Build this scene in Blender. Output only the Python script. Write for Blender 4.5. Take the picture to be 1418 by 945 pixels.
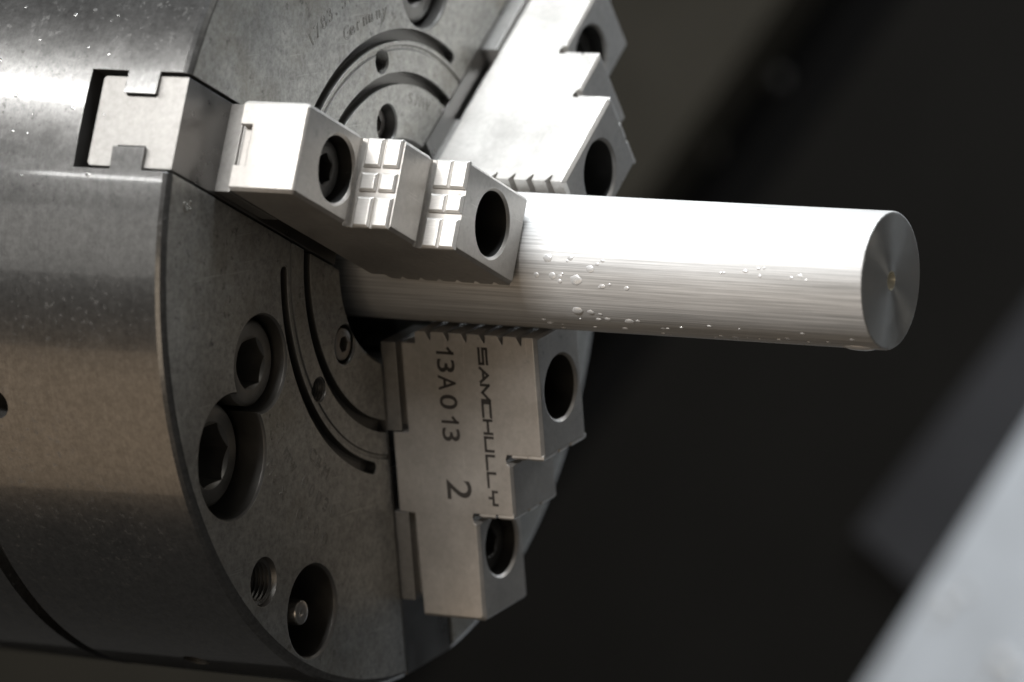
import bpy, bmesh, math, random
from mathutils import Matrix, Vector
random.seed(7)
for o in list(bpy.data.objects): bpy.data.objects.remove(o)
SC = bpy.context.scene
COL = SC.collection
MM = 0.001
PI = math.pi

# ------------------------------------------------------------------ camera
cam = bpy.data.cameras.new('camera'); co = bpy.data.objects.new('camera', cam); COL.objects.link(co)
right = Vector((0.87441897, 0.48512159, -0.00696509)); up = Vector((-0.05768155, 0.11820218, 0.99131281)); fwd = Vector((-0.48173054, 0.86642096, -0.13134079))
cp = Vector((985.04, -1686.8, 226.1)) * MM
co.matrix_world = Matrix(((right.x, up.x, -fwd.x, cp.x), (right.y, up.y, -fwd.y, cp.y), (right.z, up.z, -fwd.z, cp.z), (0, 0, 0, 1)))
cam.sensor_width = 36; cam.lens = 191.2; cam.clip_start = 0.05; cam.clip_end = 50
cam.dof.use_dof = True; cam.dof.focus_distance = 1.900; cam.dof.aperture_fstop = 6.4; cam.dof.aperture_blades = 9
SC.camera = co

# ------------------------------------------------------------------ world and lamps
w = bpy.data.worlds.new('World'); SC.world = w; w.use_nodes = True
bg = w.node_tree.nodes['Background']; bg.inputs[0].default_value = (1.0, 0.97, 0.92, 1); bg.inputs[1].default_value = 0.036
def lamp(name, loc, target, size, power, col=(1, 1, 1), size_y=None, spread=180):
    l = bpy.data.lights.new(name, 'AREA'); l.energy = power; l.color = col; l.shape = 'RECTANGLE'
    l.size = size; l.size_y = size_y or size; l.spread = math.radians(spread)
    o = bpy.data.objects.new(name, l); COL.objects.link(o)
    loc = Vector(loc); o.location = loc
    o.rotation_euler = (Vector(target) - loc).to_track_quat('-Z', 'Y').to_euler()
    return o
lamp('work_lamp', (-0.06, -0.76, 0.56), (0.06, 0, 0.02), 0.30, 9.5, (1.0, 0.985, 0.965), 0.12)
lamp('ceiling_lamp', (0.042, 0.02, 0.78), (0.06, 0.02, 0.02), 0.26, 11.5, (0.91, 0.96, 1.0), 0.30)
lamp('rim_streak_lamp', (-0.60, -0.62, 0.60), (-0.05, -0.14, 0.06), 0.34, 1.6, (1.0, 0.99, 0.97), 0.07)  # separate strip added for the bright streak along the rim
lamp('warm_fill_lamp', (-0.60, -1.40, -1.05), (0, 0, -0.03), 2.0, 3.2, (1.0, 0.73, 0.48), 1.1)  # added warm fill for the brown tone on rim and lettered jaw
lamp('grey_fill_lamp', (-1.00, -1.75, 0.18), (0, 0, 0), 1.4, 1.4, (1.0, 0.97, 0.92), 0.5)  # unseen soft source added to put a grey reflection on the rim
lamp('front_fill_lamp', (0.45, -1.60, -0.30), (0.03, 0, 0), 0.8, 2.3, (1.0, 0.82, 0.62), 0.8)  # fill added on the camera side to lift the bar's lower half
lamp('tube_lamp', (-0.25, -1.12, 0.41), (0, 0, 0), 0.9, 0.9, (1.0, 0.99, 0.97), 0.014)
lamp('face_fill_lamp', (1.7, 0.5, 1.1), (0, 0, 0), 0.6, 2.6, (1.0, 0.97, 0.90))  # fill added from the upper right for the forward-facing steel
lamp('cover_fill_lamp', (0.25, 0.75, 0.55), (-0.15, 1.36, -0.50), 0.4, 7.0, (0.95, 0.98, 1.0), 0.3)  # added out of view to brighten the pale cover

SC.view_settings.view_transform = 'Standard'; SC.view_settings.look = 'None'
SC.view_settings.exposure = 0; SC.view_settings.gamma = 1
SC.render.engine = 'CYCLES'

# ------------------------------------------------------------------ materials
def metal(name, base, rough, metallic=1.0, mott=0.12, mscale=0.035, dirt=0.0, dscale=0.16, dirtcol=(0.03, 0.028, 0.024), stretch=(1, 1, 1),
          streak=0.0, bump=0.08, bscale=2.0, aniso=0.0, arot=0.0, bevel=0.35, scratch=0.0, radial=False, stain=None, rvar=0.12, coat=0.0, speck=0.0):
    m = bpy.data.materials.new(name); m.use_nodes = True
    nt = m.node_tree; N = nt.nodes; L = nt.links
    b = N['Principled BSDF']
    b.inputs['Metallic'].default_value = metallic
    tc = N.new('ShaderNodeTexCoord'); mp = N.new('ShaderNodeMapping'); mp.inputs['Scale'].default_value = (1000, 1000, 1000)
    L.new(tc.outputs['Object'], mp.inputs[0])
    oi = N.new('ShaderNodeObjectInfo')
    wv = N.new('ShaderNodeMath'); wv.operation = 'MULTIPLY'; wv.inputs[1].default_value = 50; L.new(oi.outputs['Random'], wv.inputs[0])
    def noise(scale, detail=4, rough_=0.55, st=(1, 1, 1)):
        n = N.new('ShaderNodeTexNoise'); n.noise_dimensions = '4D'; n.inputs['Scale'].default_value = scale
        n.inputs['Detail'].default_value = detail; n.inputs['Roughness'].default_value = rough_
        if st != (1, 1, 1):
            q = N.new('ShaderNodeMapping'); q.inputs['Scale'].default_value = st; L.new(mp.outputs[0], q.inputs[0]); L.new(q.outputs[0], n.inputs['Vector'])
        else: L.new(mp.outputs[0], n.inputs['Vector'])
        L.new(wv.outputs[0], n.inputs['W'])
        return n.outputs['Fac']
    def rng(sock, a, b_, c, d):
        r = N.new('ShaderNodeMapRange'); r.inputs[1].default_value = a; r.inputs[2].default_value = b_; r.inputs[3].default_value = c; r.inputs[4].default_value = d
        L.new(sock, r.inputs[0]); return r.outputs[0]
    def mul(a, b_):
        r = N.new('ShaderNodeMath'); r.operation = 'MULTIPLY'; L.new(a, r.inputs[0])
        if isinstance(b_, (int, float)): r.inputs[1].default_value = b_
        else: L.new(b_, r.inputs[1])
        return r.outputs[0]
    def mixc(fac, c1, c2):
        x = N.new('ShaderNodeMix'); x.data_type = 'RGBA'
        L.new(fac, x.inputs[0])
        for s, c in ((x.inputs[6], c1), (x.inputs[7], c2)):
            if isinstance(c, tuple): s.default_value = (*c, 1)
            else: L.new(c, s)
        return x.outputs[2]
    n1 = noise(mscale, 6, 0.6)
    f = rng(n1, 0.3, 0.7, 0, 1)
    lo = tuple(c * (1 - mott) for c in base); hi = tuple(min(1, c * (1 + mott)) for c in base)
    col = mixc(f, lo, hi)
    if streak:
        s = rng(noise(1.5, 6, 0.7, stretch), 0.35, 0.7, 1 - streak, 1 + streak * 0.3)
        x = N.new('ShaderNodeVectorMath'); x.operation = 'SCALE'; L.new(col, x.inputs[0]); L.new(s, x.inputs['Scale']); col = x.outputs[0]
    if speck:
        s = rng(noise(0.45, 6, 0.75), 0.30, 0.72, 1 - speck, 1 + speck * 0.7)
        x = N.new('ShaderNodeVectorMath'); x.operation = 'SCALE'; L.new(col, x.inputs[0]); L.new(s, x.inputs['Scale']); col = x.outputs[0]
    if stain:
        col = mixc(mul(rng(noise(0.022, 5, 0.65), 0.5, 0.72, 0, 1), stain[1]), col, stain[0])
    roughs = rng(n1, 0.3, 0.7, rough - rvar * 0.5, rough + rvar * 0.5)
    if dirt:
        d1 = rng(noise(dscale, 5, 0.7), 0.57, 0.68, 0, 1)
        d2 = rng(noise(0.02, 3, 0.5), 0.45, 0.62, 0.12, 1)
        d = mul(mul(d1, d2), dirt)
        col = mixc(d, col, dirtcol)
        a = N.new('ShaderNodeMath'); a.operation = 'ADD'; L.new(roughs, a.inputs[0]); L.new(mul(d, 0.3), a.inputs[1]); roughs = a.outputs[0]
        mt = N.new('ShaderNodeMath'); mt.operation = 'SUBTRACT'; mt.inputs[0].default_value = metallic; L.new(mul(d, 0.7), mt.inputs[1]); L.new(mt.outputs[0], b.inputs['Metallic'])
    if scratch:
        # fine hairline scratches from a warped, strongly stretched wave pattern
        for ang, sc_ in ((0.5, 0.10), (2.1, 0.07)):
            q = N.new('ShaderNodeMapping'); q.inputs['Rotation'].default_value = (ang, 0.2, ang * 1.7); q.inputs['Scale'].default_value = (1, 0.035, 0.035 if radial else 1)
            L.new(mp.outputs[0], q.inputs[0])
            v = N.new('ShaderNodeTexNoise'); v.inputs['Scale'].default_value = 1.1; v.inputs['Detail'].default_value = 2; L.new(q.outputs[0], v.inputs['Vector'])
            s = mul(rng(v.outputs['Fac'], 0.70, 0.74, 0, 1), scratch)
            col = mixc(s, col, tuple(min(1, c * 1.5) for c in base))
    L.new(col, b.inputs['Base Color']); L.new(roughs, b.inputs['Roughness'])
    bp = N.new('ShaderNodeBump'); bp.inputs['Strength'].default_value = bump; bp.inputs['Distance'].default_value = 0.0002
    hs = noise(bscale, 4, 0.6, stretch)
    L.new(hs, bp.inputs['Height'])
    if bevel:
        bv = N.new('ShaderNodeBevel'); bv.samples = 6; bv.inputs['Radius'].default_value = bevel * MM; L.new(bv.outputs[0], bp.inputs['Normal'])
    L.new(bp.outputs[0], b.inputs['Normal'])
    if aniso:
        b.inputs['Anisotropic'].default_value = aniso; b.inputs['Anisotropic Rotation'].default_value = arot
        t = N.new('ShaderNodeTangent'); t.direction_type = 'RADIAL'; t.axis = 'X'; L.new(t.outputs[0], b.inputs['Tangent'])
    if coat:
        b.inputs['Coat Weight'].default_value = coat; b.inputs['Coat Roughness'].default_value = 0.06
    return m
def paint(name, base, rough=0.5, mott=0.15, mscale=0.01, metallic=0.0):
    return metal(name, base, rough, metallic, mott, mscale, bump=0.03, bscale=0.3, bevel=0)

M_FACE = metal('ground_steel_face', (0.42, 0.415, 0.395), 0.46, 0.78, 0.18, 0.04, dirt=1.0, dscale=0.24, speck=0.42, stain=((0.26, 0.235, 0.18), 0.7), bump=0.16, scratch=0.35)
M_RIM = metal('turned_steel_rim', (0.235, 0.234, 0.23), 0.31, 0.95, 0.06, 0.08, dirt=0.7, dscale=0.4, speck=0.38, coat=0.9, bump=0.02, streak=0.16, stretch=(2.2, 0.03, 0.03), aniso=0.5, arot=0.25, scratch=0.25, rvar=0.05)
M_BLACK = metal('shade_dark_hole_wall', (0.07, 0.068, 0.065), 0.5, 0.7, 0.2, 0.06, bump=0.05)  # shade inside the jaw holes put into the wall colour
M_DARK = metal('dark_machined_steel', (0.17, 0.166, 0.158), 0.45, 0.9, 0.2, 0.06, bump=0.05)  # darker steel for slots, grooves, counterbores and wall bolts
M_JAW = metal('ground_jaw_steel', (0.50, 0.48, 0.455), 0.42, 0.72, 0.08, 0.05, dirt=0.4, dscale=0.22, speck=0.15, stain=((0.46, 0.42, 0.37), 0.35), bump=0.08, bscale=3.0, bevel=0.45, stretch=(1, 1, 1), scratch=0.35)
M_PAD = metal('milled_grip_steel', (0.70, 0.68, 0.65), 0.38, 0.7, 0.08, 0.1, bump=0.12, stretch=(0.2, 1, 3), bevel=0.35, streak=0.2)
M_MASTER = metal('master_jaw_steel', (0.30, 0.292, 0.28), 0.42, 0.8, 0.1, 0.05, speck=0.2, dirt=0.2, bump=0.07, bevel=0.4)
M_BOLT = metal('black_oxide_steel', (0.23, 0.225, 0.215), 0.42, 0.85, 0.2, 0.1, dirt=0.2, bump=0.06, bevel=0.5)
M_JBOLT = metal('dark_jaw_screw', (0.11, 0.108, 0.105), 0.45, 0.8, 0.2, 0.1, dirt=0.2, bump=0.06, bevel=0.5)
M_SCREW = metal('plain_screw_steel', (0.36, 0.34, 0.32), 0.36, 0.95, 0.15, 0.1, bump=0.06, bevel=0.3)
M_PIN = metal('bright_pin_steel', (0.62, 0.60, 0.57), 0.28, 1.0, 0.1, 0.1, bevel=0.3)
M_INK = paint('laser_marking', (0.028, 0.024, 0.021), 0.6, 0.2, 0.3)
M_ENGR = metal('engraved_line', (0.29, 0.28, 0.26), 0.6, 0.8, 0.2, 0.2, bevel=0)
M_BAR = metal('drawn_bar_steel', (0.68, 0.678, 0.672), 0.52, 0.4, 0.06, 0.03, streak=0.45, stretch=(0.012, 1, 1), bump=0.22, bscale=1.1, bevel=0.3, rvar=0.08)
M_BAREND = metal('faced_bar_end', (0.56, 0.54, 0.505), 0.38, 0.85, 0.06, 0.1, aniso=0.85, arot=0.25, bump=0.03, bevel=0)
M_CENTRE = metal('centre_drill_cone', (0.86, 0.81, 0.66), 0.3, 0.5, 0.05, 0.2, bevel=0)  # pale yellow base stands in for the highlight inside the cone
M_WATER = metal('wet_bead', (0.74, 0.74, 0.735), 0.25, 0.35, 0.03, 0.2, bevel=0, bump=0.0)
def matte(m, v=0.15):
    m.node_tree.nodes['Principled BSDF'].inputs['Specular IOR Level'].default_value = v; return m
M_RIMDROP = metal('wet_rim_bead', (0.42, 0.42, 0.415), 0.2, 0.8, 0.03, 0.2, bevel=0, bump=0.0)
M_GROUND = metal('blackened_guide_steel', (0.21, 0.205, 0.20), 0.30, 0.95, 0.12, 0.06, dirt=0.3, bump=0.05, bevel=0.4)
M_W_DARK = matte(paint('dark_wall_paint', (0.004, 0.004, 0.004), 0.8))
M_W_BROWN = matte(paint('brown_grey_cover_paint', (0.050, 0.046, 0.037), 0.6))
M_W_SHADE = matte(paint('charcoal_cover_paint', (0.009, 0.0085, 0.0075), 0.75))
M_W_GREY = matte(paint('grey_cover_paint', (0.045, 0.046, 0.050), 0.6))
M_W_STEEL = paint('pale_steel_cover', (0.74, 0.80, 0.87), 0.5, 0.10, 0.02, 0.2)

# ------------------------------------------------------------------ mesh helpers (millimetres in, metres out)
def mesh(name, verts, faces, mats=None, smooth=None):
    me = bpy.data.meshes.new(name); me.from_pydata([(v[0] * MM, v[1] * MM, v[2] * MM) for v in verts], [], faces)
    bm = bmesh.new(); bm.from_mesh(me); bmesh.ops.recalc_face_normals(bm, faces=bm.faces); bm.to_mesh(me); bm.free()
    for m in (mats or []): me.materials.append(m)
    if smooth is not None: shade(me, smooth)
    return me
def shade(me, ang=30):
    me.shade_smooth(); me.set_sharp_from_angle(angle=math.radians(ang))
def link(name, me, parent=None, loc=None):
    o = bpy.data.objects.new(name, me); COL.objects.link(o)
    if parent: o.parent = parent
    if loc: o.location = loc
    return o
def lathe(prof, seg=64, cy=0, cz=0, phase=0):
    """solid of revolution about an axis parallel to X; prof = [(x, r)], r = 0 closes the ends"""
    V = []; F = []; rings = []
    for x, r in prof:
        if r < 1e-6: V.append((x, cy, cz)); rings.append([len(V) - 1])
        else:
            rings.append(list(range(len(V), len(V) + seg)))
            V += [(x, cy + r * math.cos(phase + 2 * PI * i / seg), cz + r * math.sin(phase + 2 * PI * i / seg)) for i in range(seg)]
    for a, b in zip(rings, rings[1:]):
        for i in range(seg):
            j = (i + 1) % seg
            q = [a[i % len(a)], a[j % len(a)], b[j % len(b)], b[i % len(b)]]
            u = []
            for k in q:
                if k not in u: u.append(k)
            if len(u) > 2: F.append(u)
    if len(rings[0]) > 1: F.append(rings[0][::-1])
    if len(rings[-1]) > 1: F.append(rings[-1])
    return V, F
def prism(poly, z0, z1, f):
    """extrude a 2D polygon; f maps (a, b, c) to xyz"""
    n = len(poly)
    V = [f(a, b, z0) for a, b in poly] + [f(a, b, z1) for a, b in poly]
    F = [list(range(n))[::-1], list(range(n, 2 * n))] + [[i, (i + 1) % n, n + (i + 1) % n, n + i] for i in range(n)]
    return V, F
def box(x0, x1, y0, y1, z0, z1):
    return prism([(x0, y0), (x1, y0), (x1, y1), (x0, y1)], z0, z1, lambda a, b, c: (a, b, c))
def rotx(V, a):
    c, s = math.cos(a), math.sin(a); return [(x, y * c - z * s, y * s + z * c) for x, y, z in V]
def cut(me, cutters, solver='MANIFOLD'):
    """subtract solids, return a new mesh"""
    o = bpy.data.objects.new('tmp', me); COL.objects.link(o); tmp = []
    for V, F in cutters:
        cm = mesh('c', V, F); c = bpy.data.objects.new('c', cm); COL.objects.link(c); tmp.append(c)
        md = o.modifiers.new('b', 'BOOLEAN'); md.operation = 'DIFFERENCE'; md.object = c; md.solver = solver
    dg = bpy.context.evaluated_depsgraph_get(); dg.update()
    out = bpy.data.meshes.new_from_object(o.evaluated_get(dg), depsgraph=dg)
    bpy.data.objects.remove(o)
    for c in tmp: bpy.data.objects.remove(c)
    return out

A2 = -1.436                                     # direction of the jaw with the lettering
ANG = {2: A2, 3: A2 - 2 * PI / 3, 1: A2 + 2 * PI / 3}
def pol(r, adeg):                                # position on the chuck face from radius and angle to the lettered jaw
    a = A2 + math.radians(adeg); return r * math.cos(a), r * math.sin(a)
R = 157.5

# ------------------------------------------------------------------ setting: slanted covers of the machine behind the chuck
SL = math.radians(52.5)
def cover(name, s0, s1, u0, u1, y, th, mat, tilt=0.0, SL=SL):
    """plate lying along the slanted bed direction u, between the cross distances s0 and s1"""
    V = []
    u = Vector((math.cos(SL), 0, math.sin(SL))); v = Vector((math.sin(SL), 0, -math.cos(SL)))
    for yy in (y, y + th):
        for s, t in ((s0, u0), (s1, u0), (s1, u1), (s0, u1)):
            p = u * t + v * s; V.append((p.x, yy - tilt * (s - s0), p.z))
    F = [[0, 1, 2, 3], [7, 6, 5, 4], [0, 4, 5, 1], [1, 5, 6, 2], [2, 6, 7, 3], [3, 7, 4, 0]]
    o = link(name, mesh(name, V, F, [mat])); o['kind'] = 'structure'
    return o
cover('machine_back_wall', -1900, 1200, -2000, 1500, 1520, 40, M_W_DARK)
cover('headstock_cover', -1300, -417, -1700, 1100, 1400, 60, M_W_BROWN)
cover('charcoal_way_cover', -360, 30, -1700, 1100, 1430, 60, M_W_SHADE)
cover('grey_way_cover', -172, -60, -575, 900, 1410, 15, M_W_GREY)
cover('pale_way_cover', -146, 560, -1300, 900, 1360, 40, M_W_STEEL, SL=math.radians(57.2))

# ------------------------------------------------------------------ the chuck
chuck = bpy.data.objects.new('lathe_chuck', None); COL.objects.link(chuck); chuck.empty_display_size = 0.05
chuck['label'] = 'large round steel three-jaw power chuck gripping the round bar'; chuck['category'] = 'lathe chuck'

prof = [(-150, 0), (-150, R), (-95.2, R), (-95.2, R - 5), (-89.2, R - 5), (-89.2, R), (-2.6, R), (-1.2, R - 0.8), (-0.3, R - 2.0), (0, R - 2.9), (0, 75.0), (-0.5, 74.6), (-0.5, 73.6), (0, 73.2), (0, 41.2), (-1.5, 39.7), (-110, 39.7), (-110, 0)]
body_me = mesh('body', *lathe(prof, 288))
cutters = []
HSLOT = [(5, 17.5), (-11.3, 17.5), (-11.3, 9.5), (-24, 9.5), (-24, 17.5), (-38.6, 17.5), (-38.6, -17.5), (-24, -17.5), (-24, -9.5), (-11.3, -9.5), (-11.3, -17.5), (5, -17.5)]
for k in ANG:
    V, F = prism(HSLOT, 20, 175, lambda a, b, c: (a, c, b)); cutters.append((rotx(V, ANG[k]), F))
def sector(r0, r1, a0, a1, depth, n=40, roundend=True):
    P = []
    rm, h = (r0 + r1) / 2, (r1 - r0) / 2
    for i in range(n + 1): a = a0 + (a1 - a0) * i / n; P.append(pol(r1, a))
    if roundend:
        for i in range(1, 7):
            t = PI / 2 - PI * i / 7; P.append(pol(rm + h * math.sin(t), a1 + math.degrees(h * math.cos(t) / rm)))
    for i in range(n + 1): a = a1 + (a0 - a1) * i / n; P.append(pol(r0, a))
    if roundend:
        for i in range(1, 7):
            t = -PI / 2 + PI * i / 7; P.append(pol(rm + h * math.sin(t), a0 - math.degrees(h * math.cos(t) / rm)))
    return prism(P, -depth, 4, lambda a, b, c: (c, a, b))
def bore(r, a, prof_, seg=48):
    y, z = pol(r, a); return lathe(prof_, seg, y, z)
for s in (-60, 60, 180):
    cutters.append(sector(76.4, 80.9, s - 38.5, s + 38.5, 3.5))
    cutters.append(sector(60.8, 65.3, s - 52, s + 52, 3.5, roundend=False))
    thr = [(3, 0), (3, 4.7), (-0.4, 4.7)] + [(-0.8 - 0.55 * i, 4.6 if i % 2 else 4.0) for i in range(24)] + [(-16, 4.0), (-16, 0)]
    cutters.append(bore(70.4, s, thr, 32))
    cutters.append(bore(47.5, s, [(3, 0), (3, 7.6), (0.2, 7.6), (-0.6, 7.0), (-9, 7.0), (-9, 0)]))
    b1, b2, b3, b4 = s - 20.7, s - 10.3, s + 10.5, s + 25.2
    cutters.append(bore(99.1, b1, [(3, 0), (3, 17.9), (0.2, 17.9), (-0.8, 17.0), (-22, 17.0), (-22, 0)], 64))
    cutters.append(bore(128.4, b2, [(3, 0), (3, 22.6), (0.2, 22.6), (-0.8, 21.8), (-30, 21.8), (-30, 0)], 72))
    thr = [(3, 0), (3, 8.9), (0.1, 8.9), (-1.8, 8.0)] + [(-2.2 - 0.9 * i, 7.9 if i % 2 else 6.8) for i in range(22)] + [(-24, 6.8), (-24, 0)]
    cutters.append(bore(142.0, b3, thr, 48))
    cutters.append(bore(136.5, b4, [(3, 0), (3, 17.3), (0.1, 17.3), (-1.0, 16.4), (-26, 16.4), (-26, 0)], 64))
def rimhole(x, adeg, r):                       # a plain hole drilled into the cylindrical rim
    V, F = lathe([(0, 0), (0, r + 0.6), (R - 9 - 0.0, r + 0.6)][:1] + [(R - 14, r), (R + 4, r), (R + 4, 0)], 32)
    V, F = lathe([(R - 14, 0), (R - 14, r), (R + 4, r), (R + 4, 0)], 32)
    V = [(x + b, a, c) for a, b, c in V]       # axis X -> axis Y (radial)
    return rotx(V, A2 + math.radians(adeg)), F
cutters += [rimhole(-72.3, -82.9, 5.4), rimhole(-45.8, -33.0, 5.0), rimhole(-70.5, 37, 6.2)]
body_me = cut(body_me, cutters)
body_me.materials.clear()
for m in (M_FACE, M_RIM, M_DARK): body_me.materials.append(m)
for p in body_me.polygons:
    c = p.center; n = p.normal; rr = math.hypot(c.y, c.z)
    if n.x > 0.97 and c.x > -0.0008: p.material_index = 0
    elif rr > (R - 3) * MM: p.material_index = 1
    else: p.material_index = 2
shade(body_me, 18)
body = link('body', body_me, chuck)

def socket_head(rad, h, hexr, depth, ch=0.8, inner_round=False):
    """cap screw head, its front at x = 0"""
    me = mesh('head', *lathe([(-h, 0), (-h, rad), (-ch, rad), (-ch * 0.3, rad - ch * 0.7), (0, rad - ch * 1.3), (0, 0)], 56))
    V, F = lathe([(2, 0), (2, hexr), (-depth, hexr), (-depth, 0)], 6, phase=0.3)
    V2, F2 = lathe([(2, 0), (2, hexr * 1.02 + 2), (-hexr * 0.02, hexr * 0.98), (-hexr * 0.12, hexr * 0.80), (-hexr * 0.12, 0)], 48)
    me = cut(me, [(V, F)] + ([(V2, F2)] if inner_round else []))
    return me
def fin(me, mat, ang=35):
    me.materials.clear(); me.materials.append(mat); shade(me, ang); return me
me_b1 = fin(socket_head(15.2, 16, 9.4, 11, 1.2, True), M_BOLT)
me_b2 = fin(socket_head(18.3, 20, 11.8, 13, 1.4, True), M_BOLT)
me_s = fin(socket_head(5.9, 8, 3.1, 4.5, 0.6), M_SCREW)
me_pin = mesh('pin', *lathe([(-18, 0), (-18, 4.6), (-0.9, 4.6), (-0.2, 4.2), (0, 3.4), (-0.25, 1.2), (-0.6, 0.9), (-0.6, 0)], 40), [M_PIN], 35)
for i, s in enumerate((-60, 60, 180)):
    for nm, me, r, a, x, lab in (('mounting_bolt', me_b1, 99.1, s - 20.7, -4.2, 'black socket head bolt in the shallow counterbore'),
                                 ('clamping_bolt', me_b2, 128.4, s - 10.3, -9.0, 'larger black socket head bolt sunk in the deep counterbore'),
                                 ('cover_screw', me_s, 47.5, s, -0.6 if s != 180 else -4.0, None),
                                 ('locating_pin', me_pin, 138.5, s + 23.6, -1.6, 'bright round pin inside the wide hole')):
        y, z = pol(r, a); o = link(nm, me, chuck, (x * MM, y * MM, z * MM)); o.rotation_euler.x = A2 + math.radians(s) + 0.2
        if lab: o['label'] = lab

# master jaws: H-shaped slides running in the radial slots, with two raised lands that carry the top jaw
HM = [(-0.35, 16.4), (-11.9, 16.4), (-11.9, 8.7), (-23.4, 8.7), (-23.4, 16.2), (-33.2, 16.2), (-34.2, 15.2), (-34.2, -14.6), (-33.2, -15.6), (-23.4, -15.6), (-23.4, -8.7), (-11.9, -8.7), (-11.9, -16.2), (-0.35, -16.2)]
V, F = prism(HM, 40.5, 155.3, lambda a, b, c: (a, c, b))
me_master = mesh('slide', V, F, [M_MASTER, M_GROUND])
for p in me_master.polygons:
    if p.normal.x > 0.9: p.material_index = 1
def add(V0, F0, V1, F1):
    n = len(V0); V0 += V1; F0 += [[i + n for i in f] for f in F1]
def stepped_land(r0, r1, tp):                      # wide foot and narrower neck as one lofted solid
    V = []
    for x, a, t in ((-0.35, 0, 16.0), (5.6, 0, 16.0), (5.6, 1.2, 11.5), (8.3, 1.2, 11.5)):
        V += [(x, r0 + a, -t), (x, r1 - a, -t), (x, r1 - a, min(t, tp)), (x, r0 + a, min(t, tp))]
    F = [[3, 2, 1, 0], [12, 13, 14, 15]]
    for l in range(3): F += [[4 * l + i, 4 * l + (i + 1) % 4, 4 * l + 4 + (i + 1) % 4, 4 * l + 4 + i] for i in range(4)]
    return mesh('land', V, F, [M_MASTER])
me_lands = [stepped_land(29.2, 62.4, 8.0), stepped_land(93.0, 126.3, 15.2)]
for k in (2, 3, 1):
    o = link('master_jaw', me_master, chuck); o.rotation_euler.x = ANG[k]
    for ml in me_lands: link('raised_land', ml, o)

# top jaws: stepped profile in (radius, x) extruded along the jaw's width
xf, xm, xl = 63.6, 50.0, 34.4
P = [(25.2, 14.0, 0, 0), (24.35, 15.0, 0, 0)]
for x0 in (20.1, 27.6, 35.0, 42.4, 49.8, 57.4):
    P += [(24.35, x0 - 1.9, 0, 0), (27.4, x0 - 0.2, 0, 0), (27.4, x0 + 0.3, 0, 0), (24.35, x0 + 0.6, 0, 0)]
c = 1.2
P += [(24.35, 62.4, 0.0, 0), (25.4, xf, 0.5, -c), (68.4, xf, -0.3, -c), (68.4, 48.4, 0, 0), (70.2, 47.8, 0, 0), (71.8, 48.2, 0, 0), (72.8, xm, 0, -c * 0.8), (91.4, xm, -0.3, -c * 0.8), (91.4, 32.8, 0, 0), (93.2, 32.2, 0, 0), (94.8, 32.6, 0, 0), (95.8, xl, 0, -c * 0.8),
      (131.2, xl, -c, -c), (132.1, xl - 0.9, -c, -c), (132.1, 8.5, -c, 0.6), (93.0, 8.5, 0, 0), (93.0, 1.3, -0.4, 0.8), (62.7, 1.3, 0.4, 0.8), (62.7, 8.5, 0, 0), (29.0, 8.5, 0, 0), (29.0, 14.0, 0, 0)]
n = len(P); V = []; F = []
for t, k in ((-16, 1), (-16 + c, 0), (16 - c, 0), (16, 1)):
    V += [(x + dx * k, r + dr * k, t) for r, x, dr, dx in P]
F.append(list(range(n))[::-1]); F.append(list(range(3 * n, 4 * n)))
for L_ in range(3):
    F += [[L_ * n + i, L_ * n + (i + 1) % n, (L_ + 1) * n + (i + 1) % n, (L_ + 1) * n + i] for i in range(n)]
me_jaw = mesh('jaw', V, F)
hr = 11.6
me_jaw = cut(me_jaw, [lathe([(xf + 3, 0), (xf + 3, hr + 0.9), (xf - 0.05, hr + 0.9), (xf - 0.9, hr), (24, hr), (24, 0)], 72, 46.4, 0),
                      lathe([(xl + 9, 0), (xl + 9, hr + 0.9), (xl - 0.05, hr + 0.9), (xl - 0.9, hr), (18, hr), (18, 0)], 72, 107.2, 0),
                      box(5, 13.4, 128.2, 140, -7.5, 7.2), box(-2, 8.5, 60, 92.99, 8.0, 20)])
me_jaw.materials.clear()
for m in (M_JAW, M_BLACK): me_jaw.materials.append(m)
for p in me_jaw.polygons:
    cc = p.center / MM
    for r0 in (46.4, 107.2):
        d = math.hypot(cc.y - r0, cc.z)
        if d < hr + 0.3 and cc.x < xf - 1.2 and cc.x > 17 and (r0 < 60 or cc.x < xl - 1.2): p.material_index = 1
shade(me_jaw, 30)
me_js = fin(socket_head(10.5, 12, 5.6, 6, 0.9, True), M_JBOLT)
def pad_mesh(t0, t1):
    b = 0.8; h = 1.65; x0, x1 = 0, 6.5
    V = [(x0, -0.5, t0), (x1, -0.5, t0), (x1, -0.5, t1), (x0, -0.5, t1), (x0, h - b, t0), (x1, h - b, t0), (x1, h - b, t1), (x0, h - b, t1), (x0 + b, h, t0 + b), (x1 - b, h, t0 + b), (x1 - b, h, t1 - b), (x0 + b, h, t1 - b)]
    F = [[3, 2, 1, 0], [0, 1, 5, 4], [1, 2, 6, 5], [2, 3, 7, 6], [3, 0, 4, 7], [4, 5, 9, 8], [5, 6, 10, 9], [6, 7, 11, 10], [7, 4, 8, 11], [8, 9, 10, 11]]
    return mesh('pad', V, F, [M_PAD])
me_pads = [pad_mesh(-15.9, -5.7), pad_mesh(-3.6, 3.0), pad_mesh(5.1, 15.9)]

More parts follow.
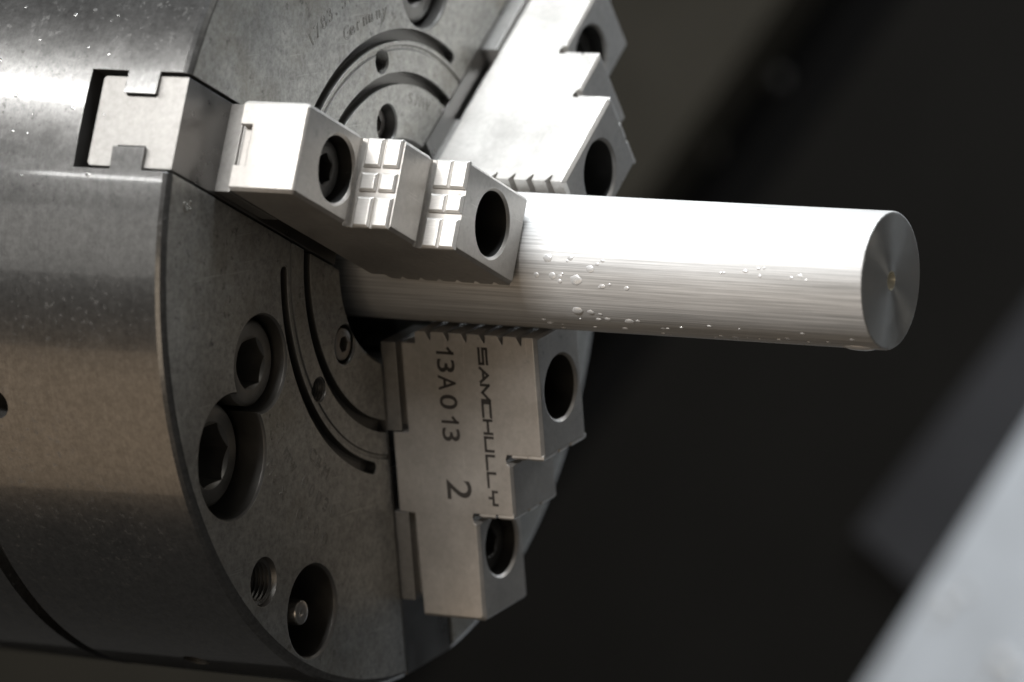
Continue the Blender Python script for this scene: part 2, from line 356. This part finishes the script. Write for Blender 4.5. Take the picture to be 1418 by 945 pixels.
def text_mesh(txt, size, outline=0.0, sx=1.0, extrude=0.03, shear=0.0, offset=0.0):
    cu = bpy.data.curves.new('t', 'FONT'); cu.body = txt; cu.size = size * MM
    cu.shear = shear
    if outline: cu.fill_mode = 'NONE'; cu.bevel_depth = outline * MM; cu.bevel_resolution = 0
    else: cu.extrude = extrude * MM; cu.offset = offset * MM
    o = bpy.data.objects.new('t', cu); COL.objects.link(o)
    dg = bpy.context.evaluated_depsgraph_get(); dg.update()
    me = bpy.data.meshes.new_from_object(o.evaluated_get(dg), depsgraph=dg)
    bpy.data.objects.remove(o)
    for v in me.vertices: v.co.x *= sx
    return me
def fit(me, w_, h_):
    xs = [v.co.x for v in me.vertices]; ys = [v.co.y for v in me.vertices]
    x0, x1, y0, y1 = min(xs), max(xs), min(ys), max(ys)
    for v in me.vertices: v.co.x = (v.co.x - x0) / (x1 - x0) * w_ * MM; v.co.y = (v.co.y - y0) / (y1 - y0) * h_ * MM
def on_side(me, r0, x0, t):                    # advance along +radius, up along +x, facing -t
    for v in me.vertices: a, b, c_ = v.co; v.co = (x0 * MM + b, r0 * MM + a, t * MM - c_)
    return me
def strokes(glyphs, r0, x0, h, sw):
    """wide logo lettering from straight strokes; glyphs = [(advance start, width, [polyline, ...])]"""
    V = []; F = []
    for g0, gw, lines in glyphs:
        for ln in lines:
            th = sw
            for (ax, ay), (bx, by) in zip(ln, ln[1:]):
                a = Vector((g0 + ax * gw, ay * h)); b = Vector((g0 + bx * gw, by * h)); d = (b - a).normalized(); nn = Vector((-d.y, d.x)) * th / 2
                a = a - d * th * 0.45; b = b + d * th * 0.45
                q = [a - nn, b - nn, b + nn, a + nn]; k = len(V)
                for z in (-0.05, 0.03):
                    V += [(x0 + p.y, r0 + p.x, -16.0 - z) for p in q]
                F += [[k, k + 1, k + 2, k + 3], [k + 7, k + 6, k + 5, k + 4], [k, k + 4, k + 5, k + 1], [k + 1, k + 5, k + 6, k + 2], [k + 2, k + 6, k + 7, k + 3], [k + 3, k + 7, k + 4, k]]
    return mesh('logo', V, F, [M_INK])
lab_jaw = {2: 'stepped steel top jaw with dark lettering and a large 2 on its side', 3: 'stepped steel top jaw across the bar showing its bright outer end', 1: 'stepped steel top jaw with its brightly lit side, above the bar'}
for k in (2, 3, 1):
    j = link('top_jaw', me_jaw, chuck); j.rotation_euler.x = ANG[k]; j['label'] = lab_jaw[k]
    s = link('socket_screw', me_js, j, (29.4 * MM, 107.2 * MM, 0)); s.rotation_euler.x = 0.4 + k
    for r0, xs in ((91.4, (35.4, 42.9)), (68.4, (50.4, 57.0))):
        for x0 in xs:
            for pm in me_pads: link('grip_pad', pm, j, (x0 * MM, r0 * MM, 0))
    if k == 2:
        bm = bmesh.new()
        for ch, r0, wd in (('3', 34.2, 4.9), ('A', 40.2, 5.7), ('0', 47.4, 5.4), ('3', 59.9, 4.9)):
            me = text_mesh(ch, 10, extrude=0.03, offset=0.12); fit(me, wd, 7.3); on_side(me, r0, 22.4, -16.02); bm.from_mesh(me)
        ones = strokes([(0.9, 1.7, [[(1, 0), (1, 1)], [(1, 0.93), (0, 0.70)]]), (26.6, 1.7, [[(1, 0), (1, 1)], [(1, 0.93), (0, 0.70)]])], 29.3, 22.9, 6.3, 1.1)
        bm.from_mesh(ones); me = bpy.data.meshes.new('serial'); bm.to_mesh(me); bm.free()
        me.materials.append(M_INK); link('serial_lettering', me, j)
        me = text_mesh('2', 12, extrude=0.03, offset=0.1); fit(me, 7.4, 10.2); on_side(me, 79.2, 22.6, -16.02); me.materials.append(M_INK); link('jaw_number', me, j)
        G = [(0.0, 5.6, [[(1, 1), (0, 1), (0, .5)], [(0, .52), (1, .52), (1, 0), (0, 0)]]),
             (7.2, 5.2, [[(0, 0), (.5, 1), (1, 0)], [(.28, .38), (.72, .38)]]),
             (13.5, 5.6, [[(0, 0), (0, 1), (.5, .1), (1, 1), (1, 0)]]),
             (20.1, 5.2, [[(1, 1), (0, 1), (0, 0), (1, 0)]]),
             (26.6, 4.9, [[(0, 1), (0, 0)], [(0, .5), (1, .5)], [(1, 1), (1, 0)]]),
             (33.0, 5.0, [[(0, 1), (0, 0), (1, 0), (1, 1)]]),
             (39.8, 5.2, [[(0, 1), (0, 0), (1, 0)]]),
             (46.3, 5.2, [[(0, 1), (0, 0), (1, 0)]]),
             (53.2, 4.9, [[(0, 1), (0, .5), (1, .5), (1, 1)], [(.5, .5), (.5, 0)]])]
        link('maker_lettering', strokes(G, 29.4, 40.0, 3.1, 1.02), j)

# faint engraved writing on the face, letter by letter along circles
def engrave(txt, r, a_start, size, step, outward=True, depth=0.10):
    a = a_start
    for ch in txt:
        if ch != ' ':
            me = text_mesh(ch, size, outline=depth); me.materials.append(M_ENGR)
            y, z = pol(r, a); th = A2 + math.radians(a)
            up_ = Vector((math.cos(th), math.sin(th))) * (1 if outward else -1); rt = Vector((up_.y, -up_.x))
            for v in me.vertices:
                p = rt * v.co.x + up_ * v.co.y
                v.co = (0.00 * MM + v.co.z, y * MM + p.x, z * MM + p.y)
            yield me
        a += step * (-1 if outward else 1)
def engrave_line(name, *args, **kw):
    bm = bmesh.new()
    for me in engrave(*args, **kw): bm.from_mesh(me)
    me = bpy.data.meshes.new(name); bm.to_mesh(me); bm.free(); me.materials.append(M_ENGR)
    return link(name, me, chuck)
engrave_line('engraved_lettering', 'Germany', 86.2, 196.5, 7.0, 3.05)
engrave_line('engraved_lettering', '1783.501', 97.5, 209, 7.0, 2.9)
engrave_line('engraved_lettering', 'Max 0300', 113, -62.5, 7.0, 3.6, outward=False)
engrave_line('engraved_lettering', 'Imw 00030', 102, -63.5, 7.0, 3.3, outward=False)
engrave_line('engraved_lettering', 'CBM', 91.5, -52, 6.5, 3.6, outward=False)
engrave_line('engraved_lettering', 'SMW', 54.0, 163, 6.0, 5.0)
me = text_mesh('3', 8, outline=0.22); me.materials.append(M_ENGR)
y, z = pol(146.5, -110.5)
for v in me.vertices: a, b, c_ = v.co; v.co = (c_, y * MM + b * 0.9, z * MM - a)
link('slot_number', me, chuck)

# ------------------------------------------------------------------ the bar
bl = 196.6; br = 24.03
bar = bpy.data.objects.new('round_bar', None); COL.objects.link(bar)
bar['label'] = 'bright round steel bar clamped in the chuck, faced end with centre hole'; bar['category'] = 'metal bar'
V, F = lathe([(-105, 0), (-105, br), (bl - 0.7, br), (bl - 0.2, br - 0.25), (bl, br - 0.7), (bl - 0.35, 3.4), (bl - 0.9, 3.3), (bl - 4.2, 1.3), (bl - 8, 1.2), (bl - 8, 0)], 160)
me = mesh('bar', V, F, [M_BAR])
shade(me, 30); link('bar_body', me, bar)
me2 = mesh('bar_end', *lathe([(bl - 0.5, 3.45), (bl + 0.02, 3.5), (bl + 0.02, br - 0.75), (bl - 0.5, br - 0.75)], 160), [M_BAREND], 30)
bm = bmesh.new(); bm.from_mesh(me2)
bmesh.ops.delete(bm, geom=[f for f in bm.faces if len(f.verts) > 4], context='FACES_ONLY')
ri = [e for e in bm.edges if len(e.link_faces) == 1]; bmesh.ops.bridge_loops(bm, edges=ri); bmesh.ops.recalc_face_normals(bm, faces=bm.faces); bm.to_mesh(me2); bm.free(); shade(me2, 30)
link('end_face', me2, bar)
me3 = mesh('cone', *lathe([(bl - 5.5, 0), (bl - 5.5, 1.25), (bl - 0.3, 3.42), (bl + 0.05, 3.5), (bl + 0.04, 3.1), (bl - 4.4, 1.0), (bl - 5.0, 0)], 64), [M_CENTRE], 50)
link('centre_hole', me3, bar)

# coolant droplets on the bar, and a row imitating lamp reflections
V = []; F = []
def drop(cx, ang, rad, h, lx=1.0, br=br):
    """flattened dome sitting on the bar at axial cx and angle (deg to lettered jaw)"""
    a = A2 + math.radians(ang); nr = 14; k0 = len(V); rings = 5
    nrm = Vector((0, math.cos(a), math.sin(a))); tg = Vector((0, -math.sin(a), math.cos(a)))
    wob = [1 + random.uniform(-.16, .16) for _ in range(nr)]
    for q in range(rings + 1):
        f = q / rings; rr = rad * math.cos(f * PI / 2) ; hh = h * math.sin(f * PI / 2) - 0.05
        for i in range(nr):
            t = 2 * PI * i / nr; w_ = 1 + (wob[i] - 1) * (1 - f)
            dx = rr * w_ * math.cos(t) * lx; dt = rr * w_ * math.sin(t)
            if q == rings: dx *= 0.0; dt *= 0.0; dx += 0.02 * math.cos(t); dt += 0.02 * math.sin(t)
            p = Vector((cx + dx, 0, 0)) + nrm * math.sqrt(br * br - dt * dt) + tg * dt + nrm * hh
            V.append(tuple(p))
    for q in range(rings):
        for i in range(nr):
            F.append([k0 + q * nr + i, k0 + q * nr + (i + 1) % nr, k0 + (q + 1) * nr + (i + 1) % nr, k0 + (q + 1) * nr + i])
    F.append([k0 + rings * nr + i for i in range(nr)]); F.append([k0 + i for i in range(nr)][::-1])
for cx, ang, rd, h in ((74.8, -108, 1.9, .55), (83.9, -109.3, 1.2, .4), (91.9, -100.6, 1.7, .55), (86.3, -90.7, 2.3, .7), (76.9, -93, 1.5, .5), (70.5, -93, 1.2, .4), (80, -93, 0.9, .3), (84.2, -60.5, 2.2, .7), (89.5, -60, 1.4, .5), (93, -58, 0.9, .35), (95, -52, 1.3, .4), (103.5, -50.5, 1.9, .6), (107, -52, 1.0, .35)):
    drop(cx, ang, rd * 0.85, h * 0.6, 1.2)
for i in range(45):
    drop(random.uniform(68, 190), random.choice((random.uniform(-52, -30), random.uniform(-115, -85), random.uniform(-45, -30))), random.uniform(.3, 1.0), random.uniform(.12, .35), random.uniform(1, 1.8))
for i in range(6): drop(128.7 + 7.3 * i, -121.2 - 0.45 * i, 1.0, .14, 2.2 - 0.1 * i)  # flat beads standing in for a row of lamp reflections
drop(188, -25, 2.6, 0.9, 2.4)
me = mesh('coolant_droplets', V, F, [M_WATER]); shade(me, 60)
o = link('coolant_droplets', me); o['kind'] = 'stuff'; o['label'] = 'small coolant droplets and a row of added highlight dashes along the bright round bar'; o['category'] = 'droplets'
V = []; F = []
for i in range(22):
    drop(random.uniform(-84, -30), random.uniform(-138, -112), random.uniform(.3, .8), random.uniform(.06, .16), random.uniform(1, 1.4), br=R)
me = mesh('coolant_droplets', V, F, [M_RIMDROP]); shade(me, 60)
o = link('coolant_droplets', me); o['kind'] = 'stuff'; o['label'] = 'tiny coolant droplets scattered on the curved side of the chuck'; o['category'] = 'droplets'

# blurred coolant beads on the pale cover behind
u = Vector((math.cos(SL), 0, math.sin(SL))); 
for i, (x, z, r) in enumerate(((-401, -383, 5.0), (-388, -374, 4.0), (-407, -391, 3.6), (-363, -416, 6.0), (-355, -424, 4.6), (-371, -428, 3.8))):
    me = mesh('bead', *lathe([(-2, 0), (-2, r), (0, r), (r * .4, r * .85), (r * .65, r * .5), (r * .72, 0)], 20), [M_WATER], 60)
    o = link('coolant_bead', me, None, (x * MM, 1359.5 * MM, z * MM)); o.rotation_euler.z = -PI / 2
    o['label'] = 'round glistening bead on the pale slanted cover behind the bar'; o['category'] = 'bead'; o['group'] = 'beads on the pale cover'

# dim round bolt heads on the dark wall, far out of focus
for x, z, r in ((-647, -122, 9), (-596, -74, 6)):
    me = mesh('bolt_head', *lathe([(-4, 0), (-4, r), (2, r), (3.2, r * .8), (3.2, 0)], 20), [M_DARK], 40)
    o = link('wall_bolt', me, None, (x * MM, 1517 * MM, z * MM)); o.rotation_euler.z = -PI / 2
    o['label'] = 'small metal bolt head on the dark wall between the slanted covers'; o['category'] = 'bolt'; o['group'] = 'bolts on the dark wall'
